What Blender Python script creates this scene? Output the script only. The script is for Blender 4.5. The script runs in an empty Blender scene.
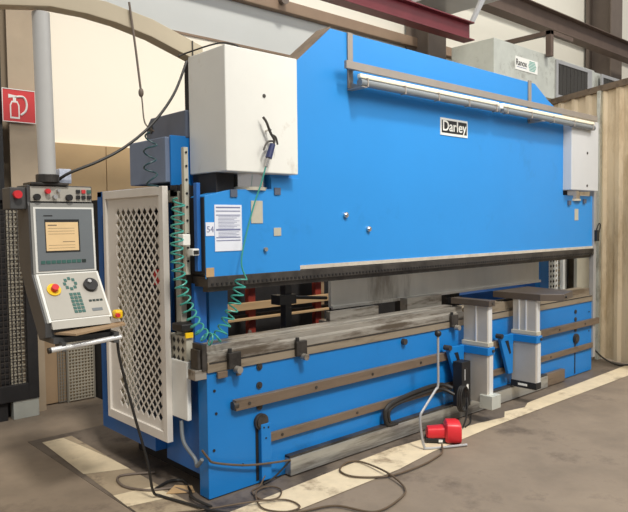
import bpy, bmesh, math, random
from mathutils import Vector, Matrix, Euler
random.seed(7)
S = bpy.context.scene
COL = S.collection

# ---------------------------------------------------------------- camera
cam_d = bpy.data.cameras.new('camera')
cam = bpy.data.objects.new('camera', cam_d)
COL.objects.link(cam)
Xc = Vector((0.73882839, -0.67379961, -0.01125602))   # world X, Y, Z seen in camera axes (right, down, forward)
R = Matrix(((0.73882839, -0.67379961, -0.01125602),
            (-0.04065081, -0.02788906, -0.99878412),
            (0.67266643, 0.73838762, -0.04799572)))
m3 = Matrix((R[0], -R[1], -R[2])).transposed()
cam.matrix_world = Matrix.Translation((-2.141, -3.305, 1.65)) @ m3.to_4x4()
cam_d.sensor_fit = 'HORIZONTAL'
cam_d.sensor_width = 36.0
cam_d.lens = 661.9 / 628 * 36.0
cam_d.clip_end = 200
S.camera = cam

# ---------------------------------------------------------------- light
world = bpy.data.worlds.new('hall_light')
S.world = world
world.use_nodes = True
bg = world.node_tree.nodes['Background']
bg.inputs[0].default_value = (0.97, 0.98, 1.0, 1)
bg.inputs[1].default_value = 0.44
sd = bpy.data.lights.new('sun', 'SUN')
sd.energy = 2.75
sd.angle = math.radians(7)
sd.color = (1.0, 0.95, 0.87)
sun = bpy.data.objects.new('sun', sd)
COL.objects.link(sun)
sun.rotation_euler = Vector((0.14, 0.60, -0.80)).to_track_quat('-Z', 'Y').to_euler()
for nm, loc, tgt, sx, sy, en, colr in (('added_fill_light', (5.2, -3.6, 5.6), (3.2, 0.6, 1.2), 8.0, 2.5, 130, (1.0, 0.98, 0.95)),  # unseen fill lights, added to brighten machine front, partition and back wall
                                        ('added_fill_light', (1.2, -3.0, 4.2), (5.8, -0.2, 1.6), 2.5, 1.5, 150, (1.0, 0.95, 0.86)),
                                        ('added_fill_light', (3.0, 0.2, 8.0), (3.0, 2.95, 3.4), 12.0, 1.0, 200, (1.0, 0.98, 0.95))):
    ad = bpy.data.lights.new(nm, 'AREA')
    ad.shape = 'RECTANGLE'
    ad.size, ad.size_y = sx, sy
    ad.energy = en
    ad.color = colr
    ao = bpy.data.objects.new(nm, ad)
    COL.objects.link(ao)
    ao.location = loc
    ao.rotation_euler = (Vector(tgt) - Vector(loc)).to_track_quat('-Z', 'Y').to_euler()
S.view_settings.view_transform = 'Standard'
S.view_settings.look = 'None'
S.view_settings.gamma = 1
S.view_settings.exposure = -0.26


# ---------------------------------------------------------------- materials
def lin(c):
    return tuple((v / 12.92 if v <= 0.04045 else ((v + 0.055) / 1.055) ** 2.4) for v in [x / 255 for x in c])


def mat(name, rgb, rough=0.6, metal=0.0, var=0.12, scale=6.0, stretch=(1, 1, 1), wear=None, wear_amt=0.0,
        wear_scale=3.0, bump=0.0, emit=None, trans=0.0):
    m = bpy.data.materials.new(name)
    m.use_nodes = True
    nt = m.node_tree
    n = nt.nodes
    l = nt.links
    b = n['Principled BSDF']
    b.inputs['Roughness'].default_value = rough
    b.inputs['Metallic'].default_value = metal
    c = lin(rgb)
    tc = n.new('ShaderNodeTexCoord')
    mp = n.new('ShaderNodeMapping')
    mp.inputs['Scale'].default_value = stretch
    l.new(tc.outputs['Object'], mp.inputs[0])
    nz = n.new('ShaderNodeTexNoise')
    nz.inputs['Scale'].default_value = scale
    nz.inputs['Detail'].default_value = 6
    nz.inputs['Roughness'].default_value = 0.62
    l.new(mp.outputs[0], nz.inputs['Vector'])
    rp = n.new('ShaderNodeValToRGB')
    rp.color_ramp.elements[0].position = 0.28
    rp.color_ramp.elements[1].position = 0.72
    rp.color_ramp.elements[0].color = (*[v * (1 - var) for v in c], 1)
    rp.color_ramp.elements[1].color = (*[min(1, v * (1 + var)) for v in c], 1)
    l.new(nz.outputs[0], rp.inputs[0])
    out = rp.outputs[0]
    if wear:
        n2 = n.new('ShaderNodeTexNoise')
        n2.inputs['Scale'].default_value = wear_scale
        n2.inputs['Detail'].default_value = 8
        n2.inputs['Roughness'].default_value = 0.7
        l.new(mp.outputs[0], n2.inputs['Vector'])
        r2 = n.new('ShaderNodeValToRGB')
        r2.color_ramp.elements[0].position = 0.5 + 0.12 - wear_amt * 0.25
        r2.color_ramp.elements[1].position = 0.5 + 0.22 - wear_amt * 0.2
        l.new(n2.outputs[0], r2.inputs[0])
        mx = n.new('ShaderNodeMixRGB')
        l.new(r2.outputs[0], mx.inputs[0])
        l.new(out, mx.inputs[1])
        mx.inputs[2].default_value = (*lin(wear), 1)
        out = mx.outputs[0]
    l.new(out, b.inputs['Base Color'])
    if bump:
        bp = n.new('ShaderNodeBump')
        bp.inputs['Strength'].default_value = bump
        bp.inputs['Distance'].default_value = 0.01
        l.new(nz.outputs[0], bp.inputs['Height'])
        l.new(bp.outputs[0], b.inputs['Normal'])
    if emit:
        b.inputs['Emission Color'].default_value = (*lin(emit[0]), 1)
        b.inputs['Emission Strength'].default_value = emit[1]
    if trans:
        b.inputs['Transmission Weight'].default_value = trans
        b.inputs['IOR'].default_value = 1.3
    return m


M = {}
M['floor'] = mat('dusty_floor', (130, 116, 100), 0.7, var=0.22, scale=2.2, wear=(96, 84, 72), wear_amt=0.3, wear_scale=1.1, bump=0.15)
M['floor_dark'] = mat('oily_concrete', (108, 97, 86), 0.55, var=0.25, scale=4, wear=(66, 58, 52), wear_amt=0.5, wear_scale=2.0, bump=0.2)
M['strip'] = mat('pale_concrete_and_sun', (212, 196, 166), 0.75, var=0.10, scale=7, wear=(150, 132, 108), wear_amt=0.25, wear_scale=2.2, bump=0.25)  # real pale concrete in front; on the left patches it is painted sunlight
M['wall_cream'] = mat('cream_wall', (252, 243, 224), 0.8, var=0.02, scale=0.6)
M['wall_grey'] = mat('grey_wall_panel', (204, 206, 202), 0.75, var=0.03, scale=1)
M['wall_tan'] = mat('tan_wall_panel', (190, 160, 118), 0.8, var=0.08, scale=2)
M['wall_high'] = mat('high_wall', (226, 222, 208), 0.8, var=0.04, scale=0.5)
M['girt'] = mat('brown_girt', (140, 118, 98), 0.7, var=0.1, scale=3)
M['blue'] = mat('ram_blue_paint', (44, 140, 216), 0.38, var=0.04, scale=1.2, wear=(40, 132, 204), wear_amt=0.1, wear_scale=1.6, bump=0.02)
M['blue_bed'] = mat('bed_blue_paint', (20, 118, 192), 0.42, var=0.06, scale=1.8, wear=(20, 108, 176), wear_amt=0.15, wear_scale=2.2, bump=0.02)
M['blue_dark'] = mat('side_blue_paint', (32, 98, 172), 0.45, var=0.1, scale=3)
M['blue_dusty'] = mat('dusty_blue_grey', (110, 124, 148), 0.6, var=0.12, scale=4)
M['slate'] = mat('slate_grey_paint', (84, 92, 108), 0.5, var=0.1, scale=5)
M['cover'] = mat('cover_cream_paint', (226, 226, 220), 0.5, var=0.03, scale=3, wear=(205, 200, 190), wear_amt=0.2)
M['door'] = mat('guard_light_grey', (224, 219, 211), 0.5, var=0.05, scale=4)
M['white'] = mat('white_paint', (232, 232, 226), 0.5, var=0.04, scale=8)
M['black'] = mat('black_paint', (30, 29, 29), 0.5, var=0.2, scale=12)
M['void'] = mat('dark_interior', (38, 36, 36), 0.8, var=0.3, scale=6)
M['steel'] = mat('bare_steel', (168, 163, 154), 0.42, 0.55, var=0.2, scale=9, stretch=(0.3, 2, 2), wear=(104, 94, 82), wear_amt=0.5, wear_scale=5, bump=0.05)
M['steel_tan'] = mat('oily_tan_steel', (150, 138, 120), 0.5, 0.3, var=0.16, scale=6, stretch=(0.3, 2, 2), wear=(110, 96, 78), wear_amt=0.45, wear_scale=3)
M['steel_bright'] = mat('bright_steel', (178, 178, 174), 0.35, 0.6, var=0.16, scale=10, stretch=(0.2, 2, 2), wear=(120, 116, 110), wear_amt=0.4)
M['steel_dark'] = mat('dark_steel', (74, 70, 66), 0.45, 0.4, var=0.25, scale=9, wear=(48, 45, 43), wear_amt=0.5)
M['rail'] = mat('brown_steel_bar', (122, 106, 90), 0.5, 0.3, var=0.15, scale=7, stretch=(0.3, 2, 2), wear=(92, 80, 68), wear_amt=0.4)
M['alu'] = mat('aluminium', (176, 176, 176), 0.4, 0.4, var=0.06, scale=5)
M['alu_edge'] = mat('bright_aluminium', (225, 226, 226), 0.35, 0.3, var=0.04, scale=5)
M['post'] = mat('post_aluminium', (190, 184, 175), 0.45, 0.3, var=0.06, scale=5)
M['edge'] = mat('scraped_edge', (204, 196, 182), 0.45, 0.2, var=0.15, scale=12)
M['plate'] = mat('stained_plate', (214, 209, 198), 0.5, 0.1, var=0.12, scale=2.5, stretch=(1, 1, 0.2), wear=(150, 142, 130), wear_amt=0.35, wear_scale=1.6)
M['arm_steel'] = mat('dark_brown_flat_steel', (92, 82, 74), 0.45, 0.3, var=0.15, scale=5)
M['rail_grey'] = mat('greyish_rail', (158, 150, 142), 0.45, 0.3, var=0.06, scale=5)
M['cover_shaded'] = mat('cover_paint_shaded', (200, 202, 204), 0.5, var=0.03, scale=3)  # same cover paint, greyed so the right cover's dimmer light sits in the colour
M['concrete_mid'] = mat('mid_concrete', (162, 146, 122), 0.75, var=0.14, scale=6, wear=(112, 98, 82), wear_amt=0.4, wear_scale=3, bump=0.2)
M['mesh_pale'] = mat('pale_mesh_wire', (186, 178, 160), 0.5, 0.2, var=0.15)
M['galv'] = mat('galvanised_sheet', (198, 201, 192), 0.45, 0.3, var=0.08, scale=5, wear=(160, 160, 150), wear_amt=0.4)
M['chrome'] = mat('chrome', (215, 210, 205), 0.18, 0.95, var=0.05)
M['tube'] = mat('cream_tube', (246, 238, 214), 0.35, var=0.03)
M['glass'] = mat('clear_tube_plastic', (150, 156, 160), 0.15, var=0.03, trans=0.35)
M['red_beam'] = mat('dark_red_steel', (110, 40, 48), 0.5, var=0.15, scale=4)
M['brown_beam'] = mat('dark_brown_steel', (92, 76, 66), 0.6, var=0.15, scale=4)
M['col_brown'] = mat('grey_brown_column', (110, 98, 88), 0.6, var=0.1, scale=4)
M['column'] = mat('beige_column', (176, 158, 134), 0.6, var=0.08, scale=3)
M['arm'] = mat('beige_arm', (182, 170, 146), 0.5, var=0.05, scale=4)
M['pole'] = mat('pale_grey_pole', (190, 190, 188), 0.45, var=0.05, scale=4)
M['part'] = mat('tan_cladding', (230, 212, 182), 0.65, var=0.08, scale=1.5, stretch=(1, 1, 0.3), wear=(200, 178, 144), wear_amt=0.3, wear_scale=1.5)
M['sign_red'] = mat('sign_red', (205, 50, 52), 0.5, var=0.05)
M['red'] = mat('red_plastic', (214, 44, 52), 0.4, var=0.05, scale=8)
M['red_dark'] = mat('red_upright_paint', (140, 50, 38), 0.6, var=0.15)
M['yellow'] = mat('yellow_plastic', (240, 196, 20), 0.4, var=0.05)
M['console'] = mat('console_dark_grey', (72, 72, 72), 0.5, var=0.1)
M['console_mid'] = mat('console_grey', (146, 146, 142), 0.5, var=0.04)
M['screen_grey'] = mat('screen_bezel_grey', (112, 118, 122), 0.45, var=0.04)
M['key_panel'] = mat('keyboard_panel', (176, 172, 162), 0.5, var=0.04)
M['key'] = mat('teal_key', (58, 102, 94), 0.5, var=0.1)
M['key_dark'] = mat('black_key', (34, 48, 44), 0.5, var=0.1)
M['screen'] = mat('lit_screen', (216, 186, 140), 0.3, var=0.05, scale=14, emit=((220, 188, 140), 0.25))
M['wood'] = mat('pale_board', (190, 158, 116), 0.7, var=0.15, scale=5, stretch=(0.3, 3, 3))
M['ply'] = mat('tan_board', (164, 138, 108), 0.75, var=0.1, scale=3)
M['teal'] = mat('teal_hose', (64, 156, 142), 0.35, var=0.05)
M['teal_dark'] = mat('dark_teal_hose', (34, 74, 80), 0.4, var=0.05)
M['wire'] = mat('wire_mesh_steel', (148, 142, 130), 0.5, 0.3, var=0.1)
M['wire_dark'] = mat('dark_wire_mesh', (56, 50, 46), 0.6, var=0.1)
M['paper'] = mat('paper', (226, 230, 240), 0.7, var=0.02)
M['ink'] = mat('ink_blue_grey', (116, 122, 158), 0.7, var=0.05)
M['label'] = mat('label_aluminium', (188, 184, 168), 0.5, 0.1, var=0.08)
M['black_cable'] = mat('black_cable', (38, 36, 34), 0.5, var=0.1)
M['brown_cable'] = mat('dusty_brown_cable', (92, 76, 58), 0.6, var=0.15)
M['gun_blue'] = mat('dark_blue_grip', (44, 52, 96), 0.4, var=0.1)
M['check'] = mat('blue_white_box', (198, 206, 224), 0.6, var=0.3, scale=60)
M['filter'] = mat('dark_filter_mesh', (52, 50, 46), 0.8, var=0.35, scale=50)


# ---------------------------------------------------------------- mesh helpers
class MB:
    def __init__(s):
        s.v = []
        s.f = []
        s.mi = []
        s.cur = 0

    def poly(s, pts, faces):
        o = len(s.v)
        s.v += [tuple(p) for p in pts]
        for f in faces:
            s.f.append([o + i for i in f])
            s.mi.append(s.cur)
        return s

    def box(s, x0, x1, y0, y1, z0, z1):
        p = [(x, y, z) for x in (x0, x1) for y in (y0, y1) for z in (z0, z1)]
        return s.poly(p, [(0, 1, 3, 2), (4, 6, 7, 5), (0, 4, 5, 1), (2, 3, 7, 6), (0, 2, 6, 4), (1, 5, 7, 3)])

    def prism(s, outline, axis, a, b):
        """outline of 2-D points extruded along axis from a to b"""
        def P(u, v, w):
            return {'x': (w, u, v), 'y': (u, w, v), 'z': (u, v, w)}[axis]
        n = len(outline)
        pts = [P(u, v, a) for u, v in outline] + [P(u, v, b) for u, v in outline]
        fs = [list(range(n))[::-1], list(range(n, 2 * n))]
        fs += [(i, (i + 1) % n, n + (i + 1) % n, n + i) for i in range(n)]
        return s.poly(pts, fs)

    def cyl(s, p0, p1, r0, r1=None, n=20, cap=True):
        r1 = r0 if r1 is None else r1
        p0, p1 = Vector(p0), Vector(p1)
        d = (p1 - p0).normalized()
        u = d.orthogonal().normalized()
        w = d.cross(u)
        a = [p0 + (u * math.cos(t) + w * math.sin(t)) * r0 for t in [2 * math.pi * i / n for i in range(n)]]
        b = [p1 + (u * math.cos(t) + w * math.sin(t)) * r1 for t in [2 * math.pi * i / n for i in range(n)]]
        fs = [(i, (i + 1) % n, n + (i + 1) % n, n + i) for i in range(n)]
        if cap:
            fs += [list(range(n))[::-1], list(range(n, 2 * n))]
        return s.poly(a + b, fs)

    def ball(s, c, r, sx=1, sy=1, sz=1, n=14):
        pts = []
        fs = []
        rows = n // 2
        for j in range(rows + 1):
            ph = math.pi * j / rows
            for i in range(n):
                t = 2 * math.pi * i / n
                pts.append((c[0] + r * sx * math.sin(ph) * math.cos(t), c[1] + r * sy * math.sin(ph) * math.sin(t), c[2] + r * sz * math.cos(ph)))
        for j in range(rows):
            for i in range(n):
                fs.append((j * n + i, (j + 1) * n + i, (j + 1) * n + (i + 1) % n, j * n + (i + 1) % n))
        return s.poly(pts, fs)

    def tube(s, pts, r, n=8, smooth=True):
        pts = [Vector(p) for p in pts]
        if smooth and len(pts) > 2:
            pts = spline(pts, 8)
        rings = []
        u = None
        for i, p in enumerate(pts):
            d = (pts[min(i + 1, len(pts) - 1)] - pts[max(i - 1, 0)])
            if d.length < 1e-9:
                d = Vector((0, 0, 1))
            d.normalize()
            if u is None:
                u = d.orthogonal().normalized()
            u = (u - d * u.dot(d))
            u = u.normalized() if u.length > 1e-6 else d.orthogonal().normalized()
            w = d.cross(u)
            rings.append([p + (u * math.cos(t) + w * math.sin(t)) * r for t in [2 * math.pi * k / n for k in range(n)]])
        o = [q for rr in rings for q in rr]
        fs = []
        for i in range(len(rings) - 1):
            for k in range(n):
                fs.append((i * n + k, i * n + (k + 1) % n, (i + 1) * n + (k + 1) % n, (i + 1) * n + k))
        fs += [list(range(n))[::-1], list(range((len(rings) - 1) * n, len(rings) * n))]
        return s.poly(o, fs)

    def build(s, name, m, parent=None, bevel=0.0, smooth=False):
        me = bpy.data.meshes.new(name)
        me.from_pydata(s.v, [], s.f)
        for mm in (m if isinstance(m, (list, tuple)) else [m]):
            me.materials.append(M[mm])
        for p, i in zip(me.polygons, s.mi):
            p.material_index = i
        me.validate()
        b = bmesh.new()
        b.from_mesh(me)
        bmesh.ops.recalc_face_normals(b, faces=b.faces)
        b.to_mesh(me)
        b.free()
        if smooth:
            for p in me.polygons:
                p.use_smooth = True
            me.set_sharp_from_angle(angle=math.radians(40))
        o = bpy.data.objects.new(name, me)
        COL.objects.link(o)
        if parent:
            o.parent = parent
            if parent.type == 'EMPTY':
                o.matrix_parent_inverse = Matrix.Translation(parent.location).inverted()
        if bevel:
            md = o.modifiers.new('bevel', 'BEVEL')
            md.width = bevel
            md.segments = 2
            md.limit_method = 'ANGLE'
        return o


def spline(P, k):
    out = []
    n = len(P)
    for i in range(n - 1):
        a, b, c, d = P[max(i - 1, 0)], P[i], P[i + 1], P[min(i + 2, n - 1)]
        for j in range(k):
            t = j / k
            out.append(0.5 * ((2 * b) + (c - a) * t + (2 * a - 5 * b + 4 * c - d) * t * t + (3 * b - a - 3 * c + d) * t ** 3))
    out.append(P[-1])
    return out


def tag(o, label=None, cat=None, group=None, kind=None):
    if label:
        o['label'] = label
    if cat:
        o['category'] = cat
    if group:
        o['group'] = group
    if kind:
        o['kind'] = kind
    return o


def empty(name, loc, label, cat, group=None):
    o = bpy.data.objects.new(name, None)
    COL.objects.link(o)
    o.location = loc
    o.empty_display_size = 0.1
    return tag(o, label, cat, group)


def struct(name, mb, m, **k):
    return tag(mb.build(name, m, **k), kind='structure')


def text(name, body, size, rot, loc, m, parent=None, depth=0.001, font_scale=(1, 1), bold=0.0):
    cu = bpy.data.curves.new(name, 'FONT')
    cu.body = body
    cu.size = size
    cu.extrude = depth
    cu.offset = bold
    cu.align_x = 'CENTER'
    cu.align_y = 'CENTER'
    t = bpy.data.objects.new(name + '_tmp', cu)
    COL.objects.link(t)
    bpy.context.view_layer.update()
    me = bpy.data.meshes.new_from_object(t)
    COL.objects.unlink(t)
    bpy.data.objects.remove(t)
    me.transform(Matrix.Translation(loc) @ Euler(rot).to_matrix().to_4x4() @ Matrix.Diagonal((font_scale[0], font_scale[1], 1, 1)))
    me.materials.clear()
    me.materials.append(M[m])
    o = bpy.data.objects.new(name, me)
    COL.objects.link(o)
    if parent:
        o.parent = parent
        if parent.type == 'EMPTY':
            o.matrix_parent_inverse = Matrix.Translation(parent.location).inverted()
    return o


FRONT = (math.pi / 2, 0, 0)

# ================================================================ SETTING
struct('floor', MB().box(-8, 16, -8, 3.4, -0.15, 0), 'floor')
# foundation: dark concrete around the machine with a pale strip along front and left side
struct('trim_1', MB().box(-0.40, 5.6, -0.30, 1.9, 0, 0.003), 'floor_dark')
mb = MB()
mb.poly([(-0.20, -0.47, 0.0045), (1.2, -0.455, 0.0045), (1.65, -0.40, 0.0045), (2.4, -0.375, 0.0045), (5.9, -0.40, 0.0045), (5.9, -0.16, 0.0045), (3.3, -0.20, 0.0045), (3.15, -0.26, 0.0045), (2.9, -0.21, 0.0045), (2.75, -0.30, 0.0045), (2.45, -0.24, 0.0045), (1.5, -0.145, 0.0045), (0.9, -0.165, 0.0045), (0.07, -0.21, 0.0045), (-0.20, -0.22, 0.0045)], [list(range(15))])
struct('trim_2', mb, 'strip')  # notches in the rear edge are post shadows put into the outline
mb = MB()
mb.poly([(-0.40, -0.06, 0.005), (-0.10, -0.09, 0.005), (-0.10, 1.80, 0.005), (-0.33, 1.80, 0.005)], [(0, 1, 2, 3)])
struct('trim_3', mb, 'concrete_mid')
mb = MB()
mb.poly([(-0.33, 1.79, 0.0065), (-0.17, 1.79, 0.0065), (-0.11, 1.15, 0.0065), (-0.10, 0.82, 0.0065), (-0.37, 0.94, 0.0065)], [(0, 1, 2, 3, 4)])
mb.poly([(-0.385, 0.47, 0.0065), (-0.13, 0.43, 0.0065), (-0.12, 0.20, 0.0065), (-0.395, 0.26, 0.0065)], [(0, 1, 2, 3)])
struct('painted_sun_patch', mb, 'strip')  # pale patches are sunlight painted as floor colour

YW = 2.95
struct('wall_back', MB().box(-8, 16, YW, YW + 0.2, 2.44, 3.70), 'wall_cream')
mb = MB()
for i in range(-6, 12):
    mb.box(-0.06 + 0.83 * i + 0.003, 0.77 + 0.83 * i - 0.003, YW - 0.04, YW + 0.1, 0, 2.44)
struct('wall_back_dado', mb, 'wall_tan', bevel=0.004)
struct('wall_back_band', MB().box(-8, 16, YW, YW + 0.2, 3.70, 4.20), 'wall_grey')
struct('wall_back_upper', MB().box(-8, 16, YW, YW + 0.2, 4.20, 9.0), 'wall_high')
mb = MB()
mb.box(-8, 16, YW - 0.10, YW, 4.19, 4.33)
struct('trim_4', mb, 'girt', bevel=0.01)
struct('trim_5', MB().box(-8, 16, YW - 0.012, YW, 3.695, 3.72), 'girt')
struct('trim_6', MB().box(5, 16, YW - 0.10, YW, 5.15, 5.30), 'girt', bevel=0.01)

# corrugated tan partition on the right
d = Vector((0.408, 0.913, 0))
nrm = Vector((-0.913, 0.408, 0))
base = Vector((5.66, 0.10, 0))
mb = MB()
prof = []
s_ = -1.35
while s_ < 3.05:
    for a, b in ((0, 0), (0.15, 0), (0.175, 0.035), (0.225, 0.035)):
        prof.append((s_ + a, b))
    s_ += 0.25
pts = []
for z in (0.02, 3.19):
    for a, b in prof:
        q = base + d * a + nrm * b
        pts.append((q.x, q.y, z))
n = len(prof)
mb.poly(pts, [(i, i + 1, n + i + 1, n + i) for i in range(n - 1)])
w = struct('wall_right', mb, 'part')
md = w.modifiers.new('thick', 'SOLIDIFY')
md.thickness = 0.012
md.offset = 0
mb = MB()
a = base - d * 1.35 + nrm * 0.06
b_ = base + d * 3.0 + nrm * 0.06
c_ = base + d * 3.0 - nrm * 0.03
e_ = base - d * 1.35 - nrm * 0.03
mb.poly([(p.x, p.y, z) for z in (3.17, 3.24) for p in (a, b_, c_, e_)], [(0, 1, 2, 3), (4, 5, 6, 7), (0, 1, 5, 4), (1, 2, 6, 5), (2, 3, 7, 6), (3, 0, 4, 7)])
struct('trim_7', mb, 'rail')

struct('trim_9', MB().box(5.602, 5.816, 0.20, 0.24, 0, 3.17), 'galv', bevel=0.003)

# ================================================================ PRESS BRAKE
pb = empty('press_brake', (2.5, 0.9, 0), 'long bright blue hydraulic press brake with two pale cylinder covers, standing on the concrete floor', 'press brake')
# lower beam
lb = MB().box(0, 5, 0, 0.10, 0.01, 0.775).build('lower_beam', 'blue_bed', pb, bevel=0.003)
# bed side legs pocket lines
MB().box(0.352, 0.372, -0.004, 0.001, 0.03, 0.40).build('slot', 'black', lb)
MB().box(4.60, 4.62, -0.004, 0.001, 0.03, 0.40).build('slot', 'black', lb)
ss = MB().box(0.374, 0.452, -0.034, 0.0, 0.03, 0.392).build('cover_strap', 'blue_bed', lb, bevel=0.003)
MB().box(0.455, 0.459, -0.002, 0.0, 0.03, 0.39).build('slot', 'steel_dark', lb)
for x in (0.39, 4.615):
    k = MB().cyl((x, 0, 0.405), (x, -0.022, 0.405), 0.052, n=28)
    k.cyl((x, -0.022, 0.405), (x, -0.030, 0.405), 0.040, n=24)
    k.build('eccentric_hub', 'steel_dark', lb, smooth=True)
for x, z in ((0.395, 0.37), (0.43, 0.365), (0.41, 0.30)):
    MB().cyl((x, -0.034, z), (x, -0.037, z), 0.006, n=10).build('strap_screw', 'black', lb)
for x, z in ((0.389, 0.755), (0.386, 0.637), (0.385, 0.50), (4.615, 0.69), (4.615, 0.61), (4.615, 0.50)):
    k = MB().cyl((x, 0.001, z), (x, -0.008, z), 0.022, n=20)
    k.cyl((x, -0.008, z), (x, -0.014, z), 0.012, n=6)
    k.build('bolt', 'steel_dark', lb)
for x, z in ((0.05, 0.66), (0.04, 0.30), (0.25, 0.16), (0.06, 0.52), (4.93, 0.66), (4.93, 0.45)):
    MB().cyl((x, 0.001, z), (x, -0.004, z), 0.009, n=12).build('plug', 'black', lb)
# front bars
r1 = MB().box(0.18, 5.10, -0.04, 0, 0.517, 0.583).build('upper_guide_bar', 'rail', pb, bevel=0.003)
for x in [0.28 + i * 0.56 for i in range(9)]:
    MB().cyl((x, -0.04, 0.55), (x, -0.045, 0.55), 0.010, n=14).build('bar_screw', 'steel_dark', r1)
MB().cyl((0.165, -0.02, 0.55), (0.20, -0.02, 0.55), 0.026, n=18).build('end_knob', 'steel_dark', r1)
r2 = MB().box(0.455, 4.98, -0.026, 0, 0.262, 0.318).build('lower_guide_bar', 'rail', pb, bevel=0.003)
for x in [0.55 + i * 0.7 for i in range(6)]:
    MB().cyl((x, -0.026, 0.29), (x, -0.03, 0.29), 0.010, n=14).build('bar_screw', 'steel_dark', r2)
fr = MB().box(0.59, 3.93, -0.06, -0.001, 0.012, 0.125).build('foot_rail', 'steel_bright', pb, bevel=0.003)
MB().box(3.93, 4.30, -0.05, -0.001, 0.012, 0.135).build('foot_rail_end', 'rail', fr, bevel=0.003)
MB().box(0.59, 3.93, -0.05, -0.001, 0.125, 0.14).build('foot_rail_lip', 'steel_dark', fr)

# table top bars
tb = MB().box(0.0, 5.0, -0.012, 0.16, 0.775, 0.838).build('table_base_bar', 'steel_tan', pb, bevel=0.003)
MB().box(0.01, 4.98, -0.0135, -0.011, 0.826, 0.8375).build('groove', 'steel_dark', tb)
# C frames
for x0, side in ((0.13, -1), (4.84, 1)):
    prof = [(0.10, 0.12), (1.22, 0.12), (1.22, 1.88), (0.80, 1.90), (0.80, 2.22), (0.10, 2.22), (0.10, 1.46), (0.46, 1.40), (0.54, 1.3), (0.54, 0.95), (0.46, 0.84), (0.10, 0.80)]
    MB().prism(prof, 'x', x0, x0 + 0.06).build('side_frame', 'blue_dark', pb, bevel=0.003)
# cross tubes behind
MB().box(0.19, 4.84, 1.05, 1.20, 0.20, 0.45).build('rear_cross_beam', 'blue_dark', pb)
MB().box(3.30, 4.84, 0.72, 0.86, 0.72, 0.90).build('back_gauge_beam', 'blue_dark', pb)

MB().box(0.0, 0.085, 0.12, 0.16, 0.80, 1.30).build('front_web', 'blue_dark', pb, bevel=0.002)
MB().box(0.13, 0.27, 0.16, 0.20, 0.80, 1.30).build('front_web', 'blue_bed', pb, bevel=0.002)
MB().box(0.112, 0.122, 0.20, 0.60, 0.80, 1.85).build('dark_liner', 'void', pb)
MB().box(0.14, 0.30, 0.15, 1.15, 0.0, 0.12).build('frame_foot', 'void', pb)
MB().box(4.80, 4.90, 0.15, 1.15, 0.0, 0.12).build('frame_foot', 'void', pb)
# ram
prof = [(0.0, 1.36), (0.0, 1.822), (0.19, 1.865), (0.50, 1.875), (0.50, 1.97), (0.70, 1.97), (0.70, 2.69), (1.045, 2.985), (3.76, 2.972), (4.02, 2.84), (4.33, 2.72), (4.33, 1.92), (4.99, 1.92), (4.99, 1.36)]
ram = MB().prism(prof, 'y', 0.0, 0.14).build('ram', 'blue', pb, bevel=0.003)
# front cheek plate at left, hanging slightly lower than the ram
MB().prism([(0.0, 1.335), (0.0, 1.822), (0.19, 1.865), (0.50, 1.875), (0.50, 1.95), (0.735, 1.95), (0.735, 1.335)], 'y', -0.012, 0.0).build('cheek_plate', 'blue', ram, bevel=0.002)
MB().prism([(0.735, 2.72), (1.045, 2.988), (1.045, 2.998), (0.725, 2.73)], 'y', 0.0, 0.14).build('flame_cut_edge', 'rail', ram)
MB().box(0.54, 4.99, -0.010, 0.14, 1.352, 1.378).build('ram_bottom_edge', 'edge', ram)
pc = MB().box(0.005, 4.99, -0.022, 0.14, 1.285, 1.347).build('punch_clamp', 'steel_dark', pb, bevel=0.002)
k = MB()
x = 0.03
while x < 4.95:
    k.box(x, x + 0.014, -0.027, -0.020, 1.295, 1.308)
    x += 0.034
tag(k.build('clamp_tooth_row', 'black', pc), 'row of small dark notches', kind='stuff')
k = MB()
for i in range(12):
    k.box(0.03 + i * 0.4, 0.40 + i * 0.4, 0.0, 0.06, 1.262, 1.287)
MB().box(0.02, 4.97, 0.005, 0.055, 1.255, 1.287).build('punch_holder', 'steel_dark', pc)
for x, z in ((1.17, 1.712), (1.405, 1.611)):
    k = MB().cyl((x, 0.001, z), (x, -0.018, z), 0.020, n=18)
    k.cyl((x, -0.018, z), (x, -0.026, z), 0.013, n=6)
    k.build('bolt', 'chrome', ram)

# cylinder covers
c1 = MB()
c1.box(0.105, 0.66, -0.09, 0.31, 1.968, 2.70)
cv = c1.build('cylinder_cover', 'cover', pb, bevel=0.006)
MB().cyl((0.39, -0.089, 2.435), (0.39, -0.094, 2.435), 0.012, n=14).build('screw', 'steel_dark', cv)
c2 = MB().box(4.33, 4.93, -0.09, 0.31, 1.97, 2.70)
cv2 = c2.build('cylinder_cover', 'cover_shaded', pb, bevel=0.006)
for z in (2.02, 2.36):
    MB().cyl((4.67, -0.089, z), (4.67, -0.094, z), 0.014, n=14).build('screw', 'steel_dark', cv2)
for cx in (0.38, 4.62):
    k = MB().cyl((cx, 0.10, 1.87), (cx, 0.10, 1.975), 0.125, n=36)
    cy = k.build('hydraulic_cylinder', 'chrome', pb, smooth=True)
    MB().cyl((cx, 0.10, 1.865), (cx, 0.10, 1.885), 0.135, n=36).build('cylinder_collar', 'label', cy, smooth=True)
    k = MB().box(cx - 0.26, cx + 0.27, 0.23, 0.30, 1.75, 1.967)
    k.box(cx - 0.27, cx - 0.14, 0.03, 0.22, 1.80, 1.966)
    k.box(cx + 0.16, cx + 0.27, 0.15, 0.22, 1.80, 1.966)
    k.build('cylinder_void_block', 'void', pb)  # dark blocks stand in for the shaded void around the cylinder
    k = MB()
    k.box(cx - 0.20, cx - 0.15, -0.02, 0.02, 1.82, 1.865)
    k.box(cx + 0.14, cx + 0.19, -0.02, 0.02, 1.84, 1.885)
    k.build('ram_link', 'slate', pb)

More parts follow.
